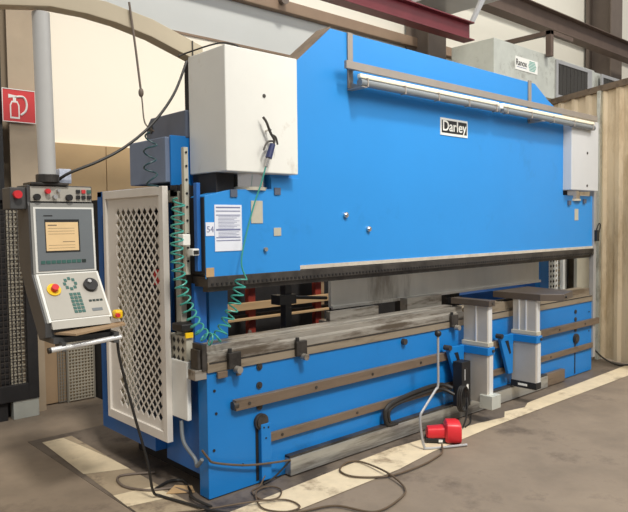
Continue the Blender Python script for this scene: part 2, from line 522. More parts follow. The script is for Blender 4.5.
# name plate and stickers
npz = MB().box(2.268, 2.644, -0.006, 0, 2.365, 2.505).build('name_plate', 'white', ram)
MB().box(2.283, 2.629, -0.008, -0.006, 2.385, 2.487).build('name_plate_field', 'black', npz)
text('name_plate_text', 'Darley', 0.125, FRONT, (2.454, -0.0095, 2.438), 'white', npz, font_scale=(0.98, 0.95), bold=0.0012)
nt = MB().box(0.065, 0.262, -0.016, -0.0125, 1.495, 1.772).build('notice_sheet', 'paper', ram)
k = MB()
for z0, z1 in ((1.752, 1.760), (1.732, 1.737), (1.708, 1.713), (1.618, 1.628), (1.574, 1.579), (1.556, 1.561)):
    k.box(0.074, 0.250, -0.0172, -0.016, z0, z1)
for i in range(9):
    z = 1.70 - i * 0.0085
    k.box(0.09, 0.245 - 0.02 * (i % 3), -0.0172, -0.016, z, z + 0.0022)
for i in range(4):
    z = 1.608 - i * 0.0085
    k.box(0.09, 0.24 - 0.02 * (i % 2), -0.0172, -0.016, z, z + 0.0022)
k.build('printed_lines', 'ink', nt)
hn = MB().box(0.003, 0.062, -0.015, -0.0125, 1.588, 1.668).build('handwritten_tag', 'paper', ram)
text('tag_text', '54', 0.052, FRONT, (0.033, -0.0155, 1.625), 'ink', hn)
MB().box(0.335, 0.425, -0.016, -0.0125, 1.66, 1.80).build('rating_plate', 'label', ram)
MB().box(0.513, 0.573, -0.016, -0.0125, 1.578, 1.630).build('small_sticker', 'label', ram, bevel=0.001)
MB().cyl((0.44, -0.012, 1.495), (0.44, -0.03, 1.495), 0.013, n=14).build('grease_nipple', 'steel', ram)
MB().box(0.0, 0.055, -0.016, -0.0125, 1.345, 1.40).build('tape_patch', 'wood', ram)
MB().box(4.58, 4.66, -0.004, 0, 1.66, 1.78).build('rating_plate', 'label', ram)

# cabinet on the left side, built as a blue frame round an open bay
cab = MB()
cab.box(-0.05, 0.14, 0.546, 1.326, 0.18, 0.30)
cab.box(-0.05, 0.14, 1.255, 1.326, 0.30, 1.90)
cab.box(-0.05, 0.14, 0.546, 1.326, 1.86, 1.90)
cab.box(0.09, 0.14, 0.546, 1.255, 0.30, 1.86)
cb = cab.build('electrical_cabinet', 'blue_dark', pb, bevel=0.003)
MB().box(0.075, 0.09, 0.56, 0.98, 0.30, 1.86).build('mounting_plate', 'console', cb)
MB().box(-0.02, 0.09, 1.00, 1.25, 0.30, 1.86).build('pale_backing_block', 'tube', cb)  # pale block stands in for the lit cabinet face behind the door holes
for y, z, h, w_ in ((0.62, 1.55, 0.2, 0.16), (0.62, 0.5, 0.3, 0.2), (0.84, 1.2, 0.3, 0.12), (0.6, 1.0, 0.2, 0.2), (0.80, 0.7, 0.22, 0.16)):
    MB().box(0.02, 0.075, y, y + w_, z, z + h).build('switchgear', 'steel_dark', cb, bevel=0.002)
k = MB().box(0.015, 0.075, 0.56, 0.64, 1.26, 1.36)
k.build('red_switch', 'red', cb)

# upper tank box
MB().box(-0.05, 0.15, 0.34, 0.81, 1.92, 2.20).build('oil_tank', ['blue_dusty'], pb, bevel=0.006)
MB().box(-0.02, 0.16, 0.325, 0.342, 1.90, 2.21).build('tank_front_plate', 'blue_bed', pb, bevel=0.003)
k = MB().prism([(0.81, 2.21), (0.83, 2.27), (0.81, 2.33), (0.76, 2.375), (0.32, 2.375), (0.32, 2.20)], 'x', 0.085, 0.30)
mt = k.build('motor_housing', 'slate', pb, bevel=0.008)
MB().cyl((0.086, 0.755, 2.30), (0.078, 0.755, 2.30), 0.028, n=24).build('vent_hole', 'black', mt)
MB().box(-0.02, 0.16, 0.26, 0.345, 1.83, 1.90).build('black_ledge', 'black', pb)

# guards: perforated lattice doors
def lattice_guard(name, x, y0, y1, z0, z1, parent, hx=0.037, hz=0.036, fr_=0.075, m='door', t=0.04):
    o = MB()
    o.box(x, x + t, y0, y0 + 0.05, z0, z1)
    o.box(x, x + t, y1 - 0.04, y1, z0, z1)
    o.box(x, x + t, y0 + 0.05, y1 - 0.04, z0, z0 + 0.06)
    o.box(x, x + t, y0 + 0.05, y1 - 0.04, z1 - 0.055, z1)
    g = o.build(name, m, parent, bevel=0.003)
    ya, yb, za, zb = y0 + 0.05, y1 - 0.04, z0 + 0.06, z1 - 0.055
    ny = int((yb - ya - 0.09) / hx)
    nz = int((zb - za - 0.07) / hz)
    ny -= ny % 2
    nz -= nz % 2
    oy = ya + 0.025
    oz = (za + zb) / 2 - nz * hz / 2 - 0.01
    s = MB()
    X = x + 0.018
    ex, ez = hx * 0.72, hz * 0.78
    for i in range(ny + 1):
        for j in range(nz + 1):
            if (i + j) % 2:
                continue
            cy_, cz = oy + i * hx, oz + j * hz
            out = [(cy_ + hx, cz), (cy_, cz + hz), (cy_ - hx, cz), (cy_, cz - hz)]
            inn = [(cy_ + ex, cz), (cy_, cz + ez), (cy_ - ex, cz), (cy_, cz - ez)]
            edge = i in (0, ny) or j in (0, nz)
            def clip(p):
                return (min(max(p[0], oy), oy + ny * hx), min(max(p[1], oz), oz + nz * hz))
            if edge:
                pp = []
                for p in out:
                    q = clip(p)
                    if not pp or (abs(q[0] - pp[-1][0]) + abs(q[1] - pp[-1][1])) > 1e-7:
                        pp.append(q)
                c0 = (cy_, cz)
                if len(pp) >= 3:
                    s.poly([(X, a, b) for a, b in pp], [list(range(len(pp)))])
                elif len(pp) == 2:
                    pass
            else:
                s.poly([(X, a, b) for a, b in out + inn], [(q, (q + 1) % 4, 4 + (q + 1) % 4, 4 + q) for q in range(4)])
    # corners of the edge cells (half diamonds) are handled by clip; surround
    Y0, Y1, Z0, Z1 = oy, oy + ny * hx, oz, oz + nz * hz
    for a, b, c, e in ((ya, Y0, za, zb), (Y1, yb, za, zb), (Y0, Y1, za, Z0), (Y0, Y1, Z1, zb)):
        s.poly([(X, a, c), (X, b, c), (X, b, e), (X, a, e)], [(0, 1, 2, 3)])
    p = s.build('perforated_sheet', m, g)
    md = p.modifiers.new('thick', 'SOLIDIFY')
    md.thickness = 0.002
    return g


gd = lattice_guard('guard_door', -0.10, 0.30, 1.13, 0.305, 1.893, pb)
MB().box(4.785, 4.984, 0.50, 0.56, 0.60, 1.60).build('rear_web', 'blue_bed', pb, bevel=0.002)
pp = MB()
hx_, hz_ = 0.032, 0.030
px0, pz0, pnx, pnz = 4.989, 0.62, 5, 30
for i in range(pnx):
    for j in range(pnz):
        cx_, cz_ = px0 + (i + 0.5) * 2 * hx_, pz0 + (j + 0.5) * 2 * hz_
        sq = [(cx_ + a * hx_, cz_ + b * hz_) for a, b in ((1, -1), (1, 1), (-1, 1), (-1, -1))]
        di = [(cx_ + 0.024, cz_), (cx_, cz_ + 0.024), (cx_ - 0.024, cz_), (cx_, cz_ - 0.024)]
        pp.poly([(u, 0.53, v) for u, v in sq + di], [(0, 1, 5, 4), (1, 2, 6, 5), (2, 3, 7, 6), (3, 0, 4, 7)])
o_ = pp.build('perforated_rear_guard', 'white', pb)
md = o_.modifiers.new('thick', 'SOLIDIFY')
md.thickness = 0.003
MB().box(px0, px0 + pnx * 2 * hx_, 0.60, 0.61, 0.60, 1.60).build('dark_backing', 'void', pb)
MB().box(5.345, 5.508, 0.45, 0.50, 0.0, 1.95).build('side_post', 'steel_dark', pb, bevel=0.003)
MB().box(5.243, 5.341, 0.46, 0.50, 0.0, 1.95).build('side_post', 'white', pb, bevel=0.003)
MB().box(5.263, 5.593, 0.30, 0.34, 0.0, 1.95).build('side_panel', 'label', pb, bevel=0.003)
MB().box(4.99, 5.05, -0.02, 0.03, 0.15, 1.98).build('side_post', 'alu', pb, bevel=0.003)
k = MB().box(5.0, 5.06, -0.05, -0.01, 1.43, 1.55)
k.build('limit_switch', 'black', pb, bevel=0.003)
MB().tube([(5.03, -0.03, 1.55), (5.06, -0.04, 1.62), (5.10, -0.04, 1.60), (5.08, -0.03, 1.50)], 0.007).build('switch_lead', 'black_cable', pb)

# left side machinery between door and bed
MB().box(-0.075, -0.045, 0.085, 0.115, 1.36, 2.11).build('linear_scale', 'label', pb, bevel=0.002)
k = MB()
for i in range(9):
    k.cyl((-0.06, 0.085, 1.44 + i * 0.08), (-0.06, 0.080, 1.44 + i * 0.08), 0.007, n=10)
k.build('scale_screws', 'black', pb)
MB().box(-0.034, -0.008, 0.02, 0.055, 1.38, 1.90).build('ram_guide', 'blue_dark', pb, bevel=0.003)
MB().box(-0.006, -0.001, -0.008, 0.14, 1.36, 1.815).build('dark_side_plate', 'void', pb)  # thin dark plate over the left side of the ram
MB().box(-0.035, 0.003, 0.15, 0.20, 1.20, 1.90).build('guide_channel', 'steel_dark', pb)
MB().box(-0.02, 0.02, 0.24, 0.30, 0.85, 1.86).build('grey_upright', 'label', pb, bevel=0.003)
MB().box(-0.02, 0.10, 0.30, 0.50, 1.80, 1.87).build('side_bracket', 'label', pb)
sb = MB().box(-0.125, -0.075, 0.03, 0.085, 1.535, 1.60).build('scale_reader', 'white', pb, bevel=0.004)
MB().box(-0.08, -0.035, 0.0, 0.05, 1.475, 1.515).build('reader_head', 'white', pb, bevel=0.004)
MB().box(-0.075, -0.04, -0.003, 0.0, 1.483, 1.505).build('reader_window', 'black', pb)
# box with little perforated panel, black plug and yellow tag
MB().box(-0.05, 0.0, 0.14, 0.36, 0.83, 0.98).build('junction_box', 'label', pb, bevel=0.003)
k = MB()
for i in range(4):
    for j in range(3):
        k.poly([(-0.052, 0.18 + i * 0.05 + a, 0.84 + j * 0.055 + b) for a, b in ((0.018, 0), (0, 0.022), (-0.018, 0), (0, -0.022))], [(0, 1, 2, 3)])
k.build('junction_box_holes', 'black', pb)
MB().box(-0.08, 0.03, 0.14, 0.26, 1.01, 1.06).build('black_plug', 'black', pb, bevel=0.01)
MB().box(-0.06, -0.01, 0.125, 0.139, 0.975, 1.005).build('yellow_tag', 'yellow', pb)
MB().box(-0.06, -0.03, 0.126, 0.31, 0.47, 0.83).build('white_cover_box', 'white', pb, bevel=0.006)
MB().box(0.03, 0.10, 0.10, 0.54, 0.12, 0.80).build('inner_side_panel', 'blue_dark', pb)
k = MB()
k.box(-0.06, -0.04, 0.0, 0.08, 0.80, 0.92)
k.box(-0.035, -0.002, -0.01, 0.10, 0.79, 0.95)
k.build('table_end_clamp', 'steel_dark', pb, bevel=0.004)
MB().box(-0.08, 0.0, 0.0, 0.08, 0.74, 0.80).build('end_clamp_base', 'steel', pb, bevel=0.003)

# table side clamps
for x in (0.18, 0.72, 2.42):
    k = MB().box(x - 0.045, x + 0.045, -0.04, -0.013, 0.78, 0.88)
    cl = k.build('die_clamp', 'steel_dark', pb, bevel=0.004)
    MB().cyl((x + 0.01, -0.03, 0.775), (x + 0.01, -0.075, 0.775), 0.022, n=16).build('clamp_bolt', 'steel', cl, smooth=True)
    MB().cyl((x - 0.03, -0.025, 0.88), (x - 0.03, -0.025, 0.905), 0.013, n=12).build('clamp_screw', 'black', cl)
MB().cyl((1.79, -0.001, 0.735), (1.79, -0.03, 0.735), 0.024, n=16).build('eye_bolt', 'steel_dark', lb)
k = MB().box(0.06, 0.13, -0.03, -0.012, 0.735, 0.775)
k.box(0.20, 0.23, -0.03, -0.012, 0.73, 0.775)
k.build('stop_block', 'rail', pb, bevel=0.003)

# ================================================================ TOOLING
G = 'bending dies lying on the press brake table'
k = MB().prism([(-0.008, 0.838), (0.16, 0.838), (0.16, 0.885), (0.20, 0.89), (0.20, 0.935), (0.115, 0.935), (0.095, 0.915), (0.075, 0.935), (0.01, 0.935), (0.01, 0.895), (-0.008, 0.885)], 'x', 0.0, 2.585)
dd = tag(k.build('bending_die', 'steel', bevel=0.002), 'long worn grey steel die along the left half of the blue table', 'die', G)
k = MB().prism([(0.02, 0.838), (0.16, 0.838), (0.16, 0.915), (0.11, 0.915), (0.09, 0.895), (0.07, 0.915), (0.02, 0.915)], 'x', 2.70, 4.98)
tag(k.build('bending_die', 'steel_tan', bevel=0.002), 'brownish steel die on the right half of the table behind the support arms', 'die', G)
k = MB().box(1.22, 1.752, 0.215, 0.26, 0.80, 1.0)
k.box(1.22, 1.752, 0.26, 0.34, 0.80, 0.93)
tag(k.build('steel_bar', 'steel', bevel=0.002), 'short grey steel bar standing behind the long die, under the hanging plate', 'steel bar')
k = MB().box(2.15, 2.62, 0.25, 0.33, 0.80, 1.02)
tag(k.build('steel_block', 'steel', bevel=0.002), 'grey steel block behind the right end of the long die', 'steel block')
k = MB().box(1.36, 4.49, 0.35, 0.38, 1.005, 1.46)
k.box(1.36, 4.50, 0.33, 0.35, 0.995, 1.02)
bp = tag(k.build('back_gauge_plate', 'plate', bevel=0.002), 'wide stained grey steel plate seen through the gap under the ram', 'plate')
for x in (1.50, 1.62, 1.75, 2.3, 2.9, 3.05):
    k = MB().box(x, x + 0.05, 0.40, 0.52, 0.80, 1.0)
    k.box(x - 0.01, x + 0.06, 0.38, 0.42, 0.90, 0.95)
    k.build('gauge_finger', 'black', pb, bevel=0.002)
# gauge arm at left of plate
k = MB().box(0.93, 0.99, 0.38, 0.44, 0.80, 1.28)
k.box(0.86, 1.02, 0.36, 0.46, 1.07, 1.14)
k.cyl((1.0, 0.40, 1.115), (1.36, 0.40, 1.08), 0.013)
k.build('back_gauge_stop', 'black', pb, bevel=0.002)

# ================================================================ WORK LIGHT
lt = empty('work_light', (2.8, -0.06, 2.55), 'long twin fluorescent work light on a steel rail across the front of the blue ram', 'work light')
MB().box(1.08, 4.84, -0.118, -0.094, 2.702, 2.755).build('rail', 'rail_grey', lt, bevel=0.002)
for x in (1.20, 3.625):
    k = MB().box(x, x + 0.05, -0.014, -0.002, 2.60, 2.985)
    k.box(x, x + 0.05, -0.094, -0.002, 2.722, 2.732)
    k.box(x, x + 0.05, -0.15, -0.002, 2.585, 2.592)
    k.prism([(-0.014, 2.59), (-0.15, 2.59), (-0.014, 2.64)], 'x', x + 0.02, x + 0.026)
    k.build('bracket', 'rail_grey', lt, bevel=0.001)
for a, b in ((1.20, 2.93), (2.985, 4.74)):
    h = MB().box(a, b, -0.135, -0.096, 2.650, 2.682).build('lamp_body', 'tube', lt, bevel=0.008)
    MB().cyl((a, -0.122, 2.621), (b, -0.122, 2.621), 0.026, n=20).build('clear_tube', 'glass', h, smooth=True)
    MB().cyl((a + 0.03, -0.122, 2.624), (b - 0.03, -0.122, 2.624), 0.009, n=12).build('fluorescent_tube', 'alu', h, smooth=True)
    for t in range(5):
        xx = a + 0.06 + (b - a - 0.12) * t / 4
        MB().box(xx - 0.006, xx + 0.006, -0.151, -0.10, 2.592, 2.655).build('clip', 'rail_grey', h, bevel=0.002)
k = MB().box(2.93, 2.985, -0.14, -0.096, 2.63, 2.672)
k.build('lamp_joint', 'white', lt, bevel=0.004)

# ================================================================ CONTROL CONSOLE
cc = empty('control_console', (-0.65, 0.45, 1.0), 'grey control console with screen hanging from a beige swing arm left of the press', 'control console')
top = [(-0.98, 2.915), (-0.631, 2.965), (-0.365, 2.968), (-0.072, 2.925), (0.29, 2.82)]
bot = [(0.29, 2.705), (-0.076, 2.815), (-0.305, 2.857), (-0.489, 2.873), (-0.701, 2.870), (-0.98, 2.82)]
arm = MB().prism(top + bot, 'y', 0.42, 0.52).build('swing_arm', 'arm', cc, bevel=0.004)
MB().box(0.22, 0.32, 0.40, 0.54, 2.22, 2.72).build('arm_post', 'void', cc)
MB().box(0.205, 0.212, 0.412, 0.42, 2.74, 2.84).build('arm_joint', 'steel_dark', arm)
MB().cyl((-0.725, 0.47, 1.93), (-0.735, 0.47, 2.84), 0.047, n=28).build('hanging_pole', 'pole', cc, smooth=True)
k = MB().cyl((-0.725, 0.47, 1.90), (-0.725, 0.47, 1.945), 0.062, n=28)
k.box(-0.83, -0.62, 0.43, 0.56, 1.884, 1.90)
k.build('pole_flange', 'steel_dark', cc, bevel=0.003)
X0, X1 = -0.845, -0.475
body = MB()
side = [(0.455, 1.885), (0.455, 1.79), (0.445, 1.77), (0.425, 1.39), (0.245, 1.14), (0.245, 1.06), (0.34, 1.04), (0.52, 1.28), (0.62, 1.45), (0.62, 1.885)]
body.prism(side, 'x', X0, X1)
bo = body.build('housing', 'console', cc, bevel=0.004)
tp = MB().box(X0 + 0.015, X1 - 0.01, 0.445, 0.455, 1.795, 1.878).build('top_switch_panel', 'key_panel', cc)
for x, z, r, c in ((-0.80, 1.817, 0.018, 'black'), (-0.62, 1.817, 0.018, 'black'), (-0.70, 1.82, 0.012, 'alu'), (-0.74, 1.85, 0.014, 'red'), (-0.68, 1.855, 0.009, 'alu')):
    MB().cyl((x, 0.446, z), (x, 0.42, z), r, n=16).build('rotary_switch', c, tp, smooth=True)
for i in range(3):
    for j in range(2):
        c = 'sign_red' if (i, j) == (1, 1) else ('key' if (i, j) == (2, 1) else 'black')
        MB().box(-0.575 + i * 0.032, -0.553 + i * 0.032, 0.436, 0.446, 1.81 + j * 0.033, 1.83 + j * 0.033).build('push_button', c, tp)
# front grey body and framed screen panel (slightly tilted)
def pl(mb, x0, x1, t0, t1, off, A, B, th=0.004):
    """slab on the sloping line A->B (y,z) between fractions t0,t1, lifted by off"""
    A, B = Vector(A), Vector(B)
    dv = B - A
    nn = Vector((-abs(dv.y), 0)) if False else Vector((dv.y, -dv.x)).normalized()
    if nn.x > 0:
        nn = -nn
    q = []
    for o in (off, off + th):
        for x, t in ((x0, t0), (x1, t0), (x1, t1), (x0, t1)):
            p = A + dv * t + nn * o
            q.append((x, p.x, p.y))
    return mb.poly(q, [(0, 1, 2, 3), (4, 5, 6, 7), (0, 1, 5, 4), (1, 2, 6, 5), (2, 3, 7, 6), (3, 0, 4, 7)])


A1, B1 = (0.447, 1.785), (0.425, 1.39)
A2, B2 = (0.425, 1.385), (0.245, 1.135)
face = pl(MB(), X0 + 0.01, X1 - 0.0, 0.0, 1.0, 0.0, A1, B1, 0.006)
pl(face, X0 + 0.01, X1 - 0.0, 0.0, 1.0, 0.0, A2, B2, 0.006)
face.build('front_plate', 'console_mid', cc)
fr_ = pl(MB(), -0.822, -0.478, 0.06, 0.985, 0.006, A1, B1).build('screen_frame', 'white', cc)
pn = pl(MB(), -0.810, -0.490, 0.085, 0.96, 0.010, A1, B1).build('screen_panel', 'screen_grey', cc)
pl(MB(), -0.765, -0.57, 0.235, 0.70, 0.014, A1, B1, 0.003).build('screen_recess', 'black', pn)
sc = pl(MB(), -0.762, -0.578, 0.275, 0.68, 0.017, A1, B1, 0.002).build('screen', 'screen', pn)
k = MB()
pl(k, -0.75, -0.70, 0.31, 0.325, 0.019, A1, B1, 0.0008)
pl(k, -0.67, -0.60, 0.55, 0.558, 0.019, A1, B1, 0.0008)
for t in (0.36, 0.40, 0.44, 0.60, 0.64):
    pl(k, -0.75, -0.60, t, t + 0.004, 0.019, A1, B1, 0.0008)
k.build('screen_text', 'rail', pn)
k = MB()
pl(k, -0.77, -0.72, 0.175, 0.19, 0.0145, A1, B1, 0.0008)
k.build('maker_mark', 'black', pn)
k = MB()
for i in range(9):
    x = -0.795 + i * 0.029
    pl(MB(), x, x + 0.023, 0.815, 0.86, 0.014, A1, B1, 0.003).build('function_key', 'key' if i < 8 else 'key_dark', pn)
kf = pl(MB(), -0.825, -0.470, 0.0, 1.0, 0.006, A2, B2).build('keyboard_frame', 'white', cc)
kp = pl(MB(), -0.812, -0.483, 0.03, 0.96, 0.010, A2, B2).build('keyboard_panel', 'key_panel', cc)
dv = Vector((B2[0] - A2[0], B2[1] - A2[1]))
nn2 = Vector((dv.y, -dv.x)).normalized()
def onkb(x, t, off):
    return (x, A2[0] + dv.x * t + nn2.x * off, A2[1] + dv.y * t + nn2.y * off)
MB().cyl(onkb(-0.755, 0.36, 0.012), onkb(-0.755, 0.36, 0.022), 0.038, n=24).build('stop_button_ring', 'yellow', kp, smooth=True)
MB().cyl(onkb(-0.755, 0.36, 0.02), onkb(-0.755, 0.36, 0.05), 0.019, n=20).build('stop_button', 'red', kp, smooth=True)
MB().cyl(onkb(-0.545, 0.32, 0.012), onkb(-0.545, 0.32, 0.035), 0.040, n=28).build('hand_wheel', 'black', kp, smooth=True)
MB().cyl(onkb(-0.553, 0.27, 0.035), onkb(-0.553, 0.27, 0.045), 0.011, n=14).build('wheel_knob', 'alu', kp, smooth=True)
for i in range(8):
    a_ = math.pi * 2 * i / 8
    x, t = -0.655 + 0.031 * math.cos(a_), 0.25 + 0.11 * math.sin(a_)
    pl(MB(), x - 0.008, x + 0.008, t - 0.03, t + 0.03, 0.014, A2, B2, 0.003).build('round_pad_key', 'key', kp)
for j in range(6):
    for i in range(3):
        x, t = -0.677 + i * 0.022, 0.45 + j * 0.072
        pl(MB(), x, x + 0.018, t, t + 0.055, 0.014, A2, B2, 0.003).build('number_key', 'key', kp)
for i in range(4):
    pl(MB(), -0.578 + i * 0.021, -0.562 + i * 0.021, 0.62, 0.66, 0.014, A2, B2, 0.003).build('arrow_key', 'key_dark', kp)
pl(MB(), -0.575, -0.515, 0.80, 0.86, 0.014, A2, B2, 0.002).build('type_label', 'screen_grey', kp)
# tray
k = MB()
k.poly([(-0.815, 0.235, 1.145), (-0.49, 0.235, 1.145), (-0.49, 0.215, 1.105), (-0.815, 0.215, 1.105),
        (-0.815, 0.245, 1.145), (-0.49, 0.245, 1.145), (-0.49, 0.245, 1.105), (-0.815, 0.245, 1.105)],
       [(0, 1, 2, 3), (4, 5, 6, 7), (0, 1, 5, 4), (1, 2, 6, 5), (2, 3, 7, 6), (3, 0, 4, 7)])
k.build('tray_lip', 'key_panel', cc)
tp_ = [(-0.80, 0.245), (-0.41, 0.245), (-0.43, 0.16), (-0.74, 0.10)]
k = MB().poly([(x, y, 1.095 + 0.05 * (x + 0.6)) for x, y in tp_] + [(x, y, 1.084 + 0.05 * (x + 0.6)) for x, y in tp_],
              [(0, 1, 2, 3), (4, 5, 6, 7), (0, 1, 5, 4), (1, 2, 6, 5), (2, 3, 7, 6), (3, 0, 4, 7)])
tr = k.build('tray', 'ply', cc)
MB().box(-0.82, -0.50, 0.20, 0.40, 1.03, 1.06).build('tray_bracket', 'console', cc)
k = MB().box(-0.79, -0.77, 0.16, 0.26, 0.99, 1.04)
k.box(-0.50, -0.47, 0.16, 0.26, 1.0, 1.06)
k.build('handle_bracket', 'console', cc)
hd = MB().cyl((-0.85, 0.17, 1.005), (-0.455, 0.17, 1.028), 0.0145, n=16).build('handle_tube', 'alu_edge', cc, smooth=True)
MB().cyl((-0.862, 0.17, 1.004), (-0.848, 0.17, 1.005), 0.016, n=16).build('handle_end_cap', 'black', hd)
MB().box(-0.465, -0.415, 0.21, 0.26, 1.125, 1.175).build('yellow_switch_body', 'yellow', cc, bevel=0.012)
MB().cyl((-0.455, 0.21, 1.148), (-0.455, 0.19, 1.148), 0.012, n=16).build('switch_cap', 'red', cc, smooth=True)
k = MB().box(-0.93, -0.845, 0.47, 0.60, 1.75, 1.87)
sbx = k.build('side_switch_box', 'console', cc, bevel=0.005)
MB().cyl((-0.895, 0.47, 1.83), (-0.895, 0.44, 1.83), 0.022, n=16).build('side_red_button', 'red', sbx, smooth=True)
# on top
tag(MB().box(-0.645, -0.575, 0.50, 0.58, 1.902, 1.985).build('small_box', 'check', bevel=0.003), 'small blue and white patterned box on top of the control console', 'box')
# cables of the console
k = MB().tube([(-0.454, 0.22, 1.03), (-0.439, 0.22, 0.887), (-0.367, 0.22, 0.583), (-0.285, 0.22, 0.267), (-0.235, 0.25, 0.06), (-0.19, 0.24, 0.018), (-0.14, 0.06, 0.018), (-0.09, -0.12, 0.018), (-0.02, -0.28, 0.018)], 0.0085)
tag(k.build('console_cable', 'black_cable', smooth=True), 'black corrugated cable running from the console tray down to the floor', 'cable')
k = MB().tube([(0.163, 0.415, 2.705), (0.041, 0.38, 2.472), (-0.117, 0.38, 2.27), (-0.286, 0.40, 2.124), (-0.445, 0.42, 2.032), (-0.60, 0.46, 1.961), (-0.66, 0.50, 1.915)], 0.0085)
tag(k.build('sagging_cable', 'black_cable', smooth=True), 'black cable sagging from the left cylinder cover to the console pole', 'cable')
k = MB().tube([(-0.231, 0.41, 2.99), (-0.205, 0.40, 2.75), (-0.173, 0.40, 2.472)], 0.007)
k.tube([(-0.173, 0.40, 2.48), (-0.165, 0.40, 2.40), (-0.157, 0.40, 2.303), (-0.138, 0.40, 2.263), (-0.09, 0.40, 2.235)], 0.0045)
k.ball((-0.172, 0.40, 2.46), 0.016, sz=1.8)
tag(k.build('hanging_air_line', 'col_brown', smooth=True), 'thin grey hose hanging from the curved swing arm with a small coupling', 'hose')

def coil(path, r, turns, rt, m_, name, label, cat, taper=0.0, extra=None):
    P = spline([Vector(p) for p in path], 24)
    L = [0]
    for i in range(1, len(P)):
        L.append(L[-1] + (P[i] - P[i - 1]).length)
    tot = L[-1]
    out = []
    N = int(turns * 14)
    j = 0
    u = None
    for i in range(N + 1):
        s = tot * i / N
        while j < len(P) - 2 and L[j + 1] < s:
            j += 1
        f = (s - L[j]) / max(1e-9, L[j + 1] - L[j])
        p = P[j].lerp(P[j + 1], min(1, max(0, f)))
        dd_ = (P[j + 1] - P[j]).normalized()
        if u is None:
            u = dd_.orthogonal().normalized()
        u = (u - dd_ * u.dot(dd_)).normalized()
        w_ = dd_.cross(u)
        ph = 2 * math.pi * i / 14
        out.append(p + (u * math.cos(ph) + w_ * math.sin(ph)) * r)
    k = MB().tube(([Vector(q) for q in (extra or [])][::-1] if False else []) + out, rt, n=6, smooth=False)
    if extra:
        k.tube([out[-1]] + [Vector(q) for q in extra], rt, n=6)
    return tag(k.build(name, m_, smooth=True), label, cat)


coil([(-0.173, 0.28, 2.20), (-0.19, 0.28, 2.044), (-0.18, 0.28, 1.938), (-0.161, 0.28, 1.878)], 0.036, 3.6, 0.005, 'teal_dark', 'spiral_hose',
     'dark teal spiral air hose dangling in front of the blue oil tank', 'hose')
# air gun with teal spiral hose
coil([(-0.20, -0.06, 1.80), (-0.218, -0.06, 1.60), (-0.215, -0.06, 1.42), (-0.175, -0.06, 1.231), (-0.09, -0.06, 1.06), (-0.01, -0.06, 0.985), (0.05, -0.06, 1.0), (0.10, -0.06, 1.07), (0.162, -0.08, 1.202), (0.205, -0.08, 1.33)], 0.034, 27, 0.005,
     'teal', 'spiral_hose', 'bright teal spiral air hose drooping near the die and rising to the air gun', 'hose',
     extra=[(0.20, -0.09, 1.42), (0.229, -0.09, 1.56), (0.293, -0.10, 1.769), (0.335, -0.12, 1.90), (0.36, -0.135, 2.0)])
ag = empty('air_gun', (0.38, -0.12, 2.05), 'dark blue handled air blow gun hanging on the left cylinder cover', 'air gun')
MB().cyl((0.362, -0.135, 2.0), (0.385, -0.135, 2.06), 0.010, n=12).build('hose_connector', 'chrome', ag, smooth=True)
MB().cyl((0.383, -0.135, 2.055), (0.415, -0.135, 2.14), 0.021, 0.018, n=14).build('grip', 'gun_blue', ag, smooth=True)
k = MB().tube([(0.415, -0.135, 2.13), (0.43, -0.135, 2.165), (0.40, -0.135, 2.21), (0.37, -0.135, 2.27), (0.352, -0.125, 2.30)], 0.008)
k.tube([(0.425, -0.135, 2.16), (0.375, -0.135, 2.15), (0.345, -0.135, 2.10)], 0.006)
k.tube([(0.40, -0.135, 2.20), (0.44, -0.135, 2.185), (0.455, -0.135, 2.14)], 0.006)
k.build('nozzle_and_lever', 'steel_dark', ag, smooth=True)
MB().cyl((0.40, -0.09, 2.225), (0.40, -0.14, 2.225), 0.006, n=10).build('hook', 'chrome', ag)

# thin cable over the left cover
k = MB().tube([(0.05, 0.33, 2.70), (0.10, 0.28, 2.725), (0.14, 0.05, 2.735), (0.19, -0.04, 2.725), (0.27, -0.03, 2.708), (0.30, 0.10, 2.706)], 0.005)
tag(k.build('thin_cable', 'black_cable', smooth=True), 'thin black cable lying over the top of the left cylinder cover', 'cable')

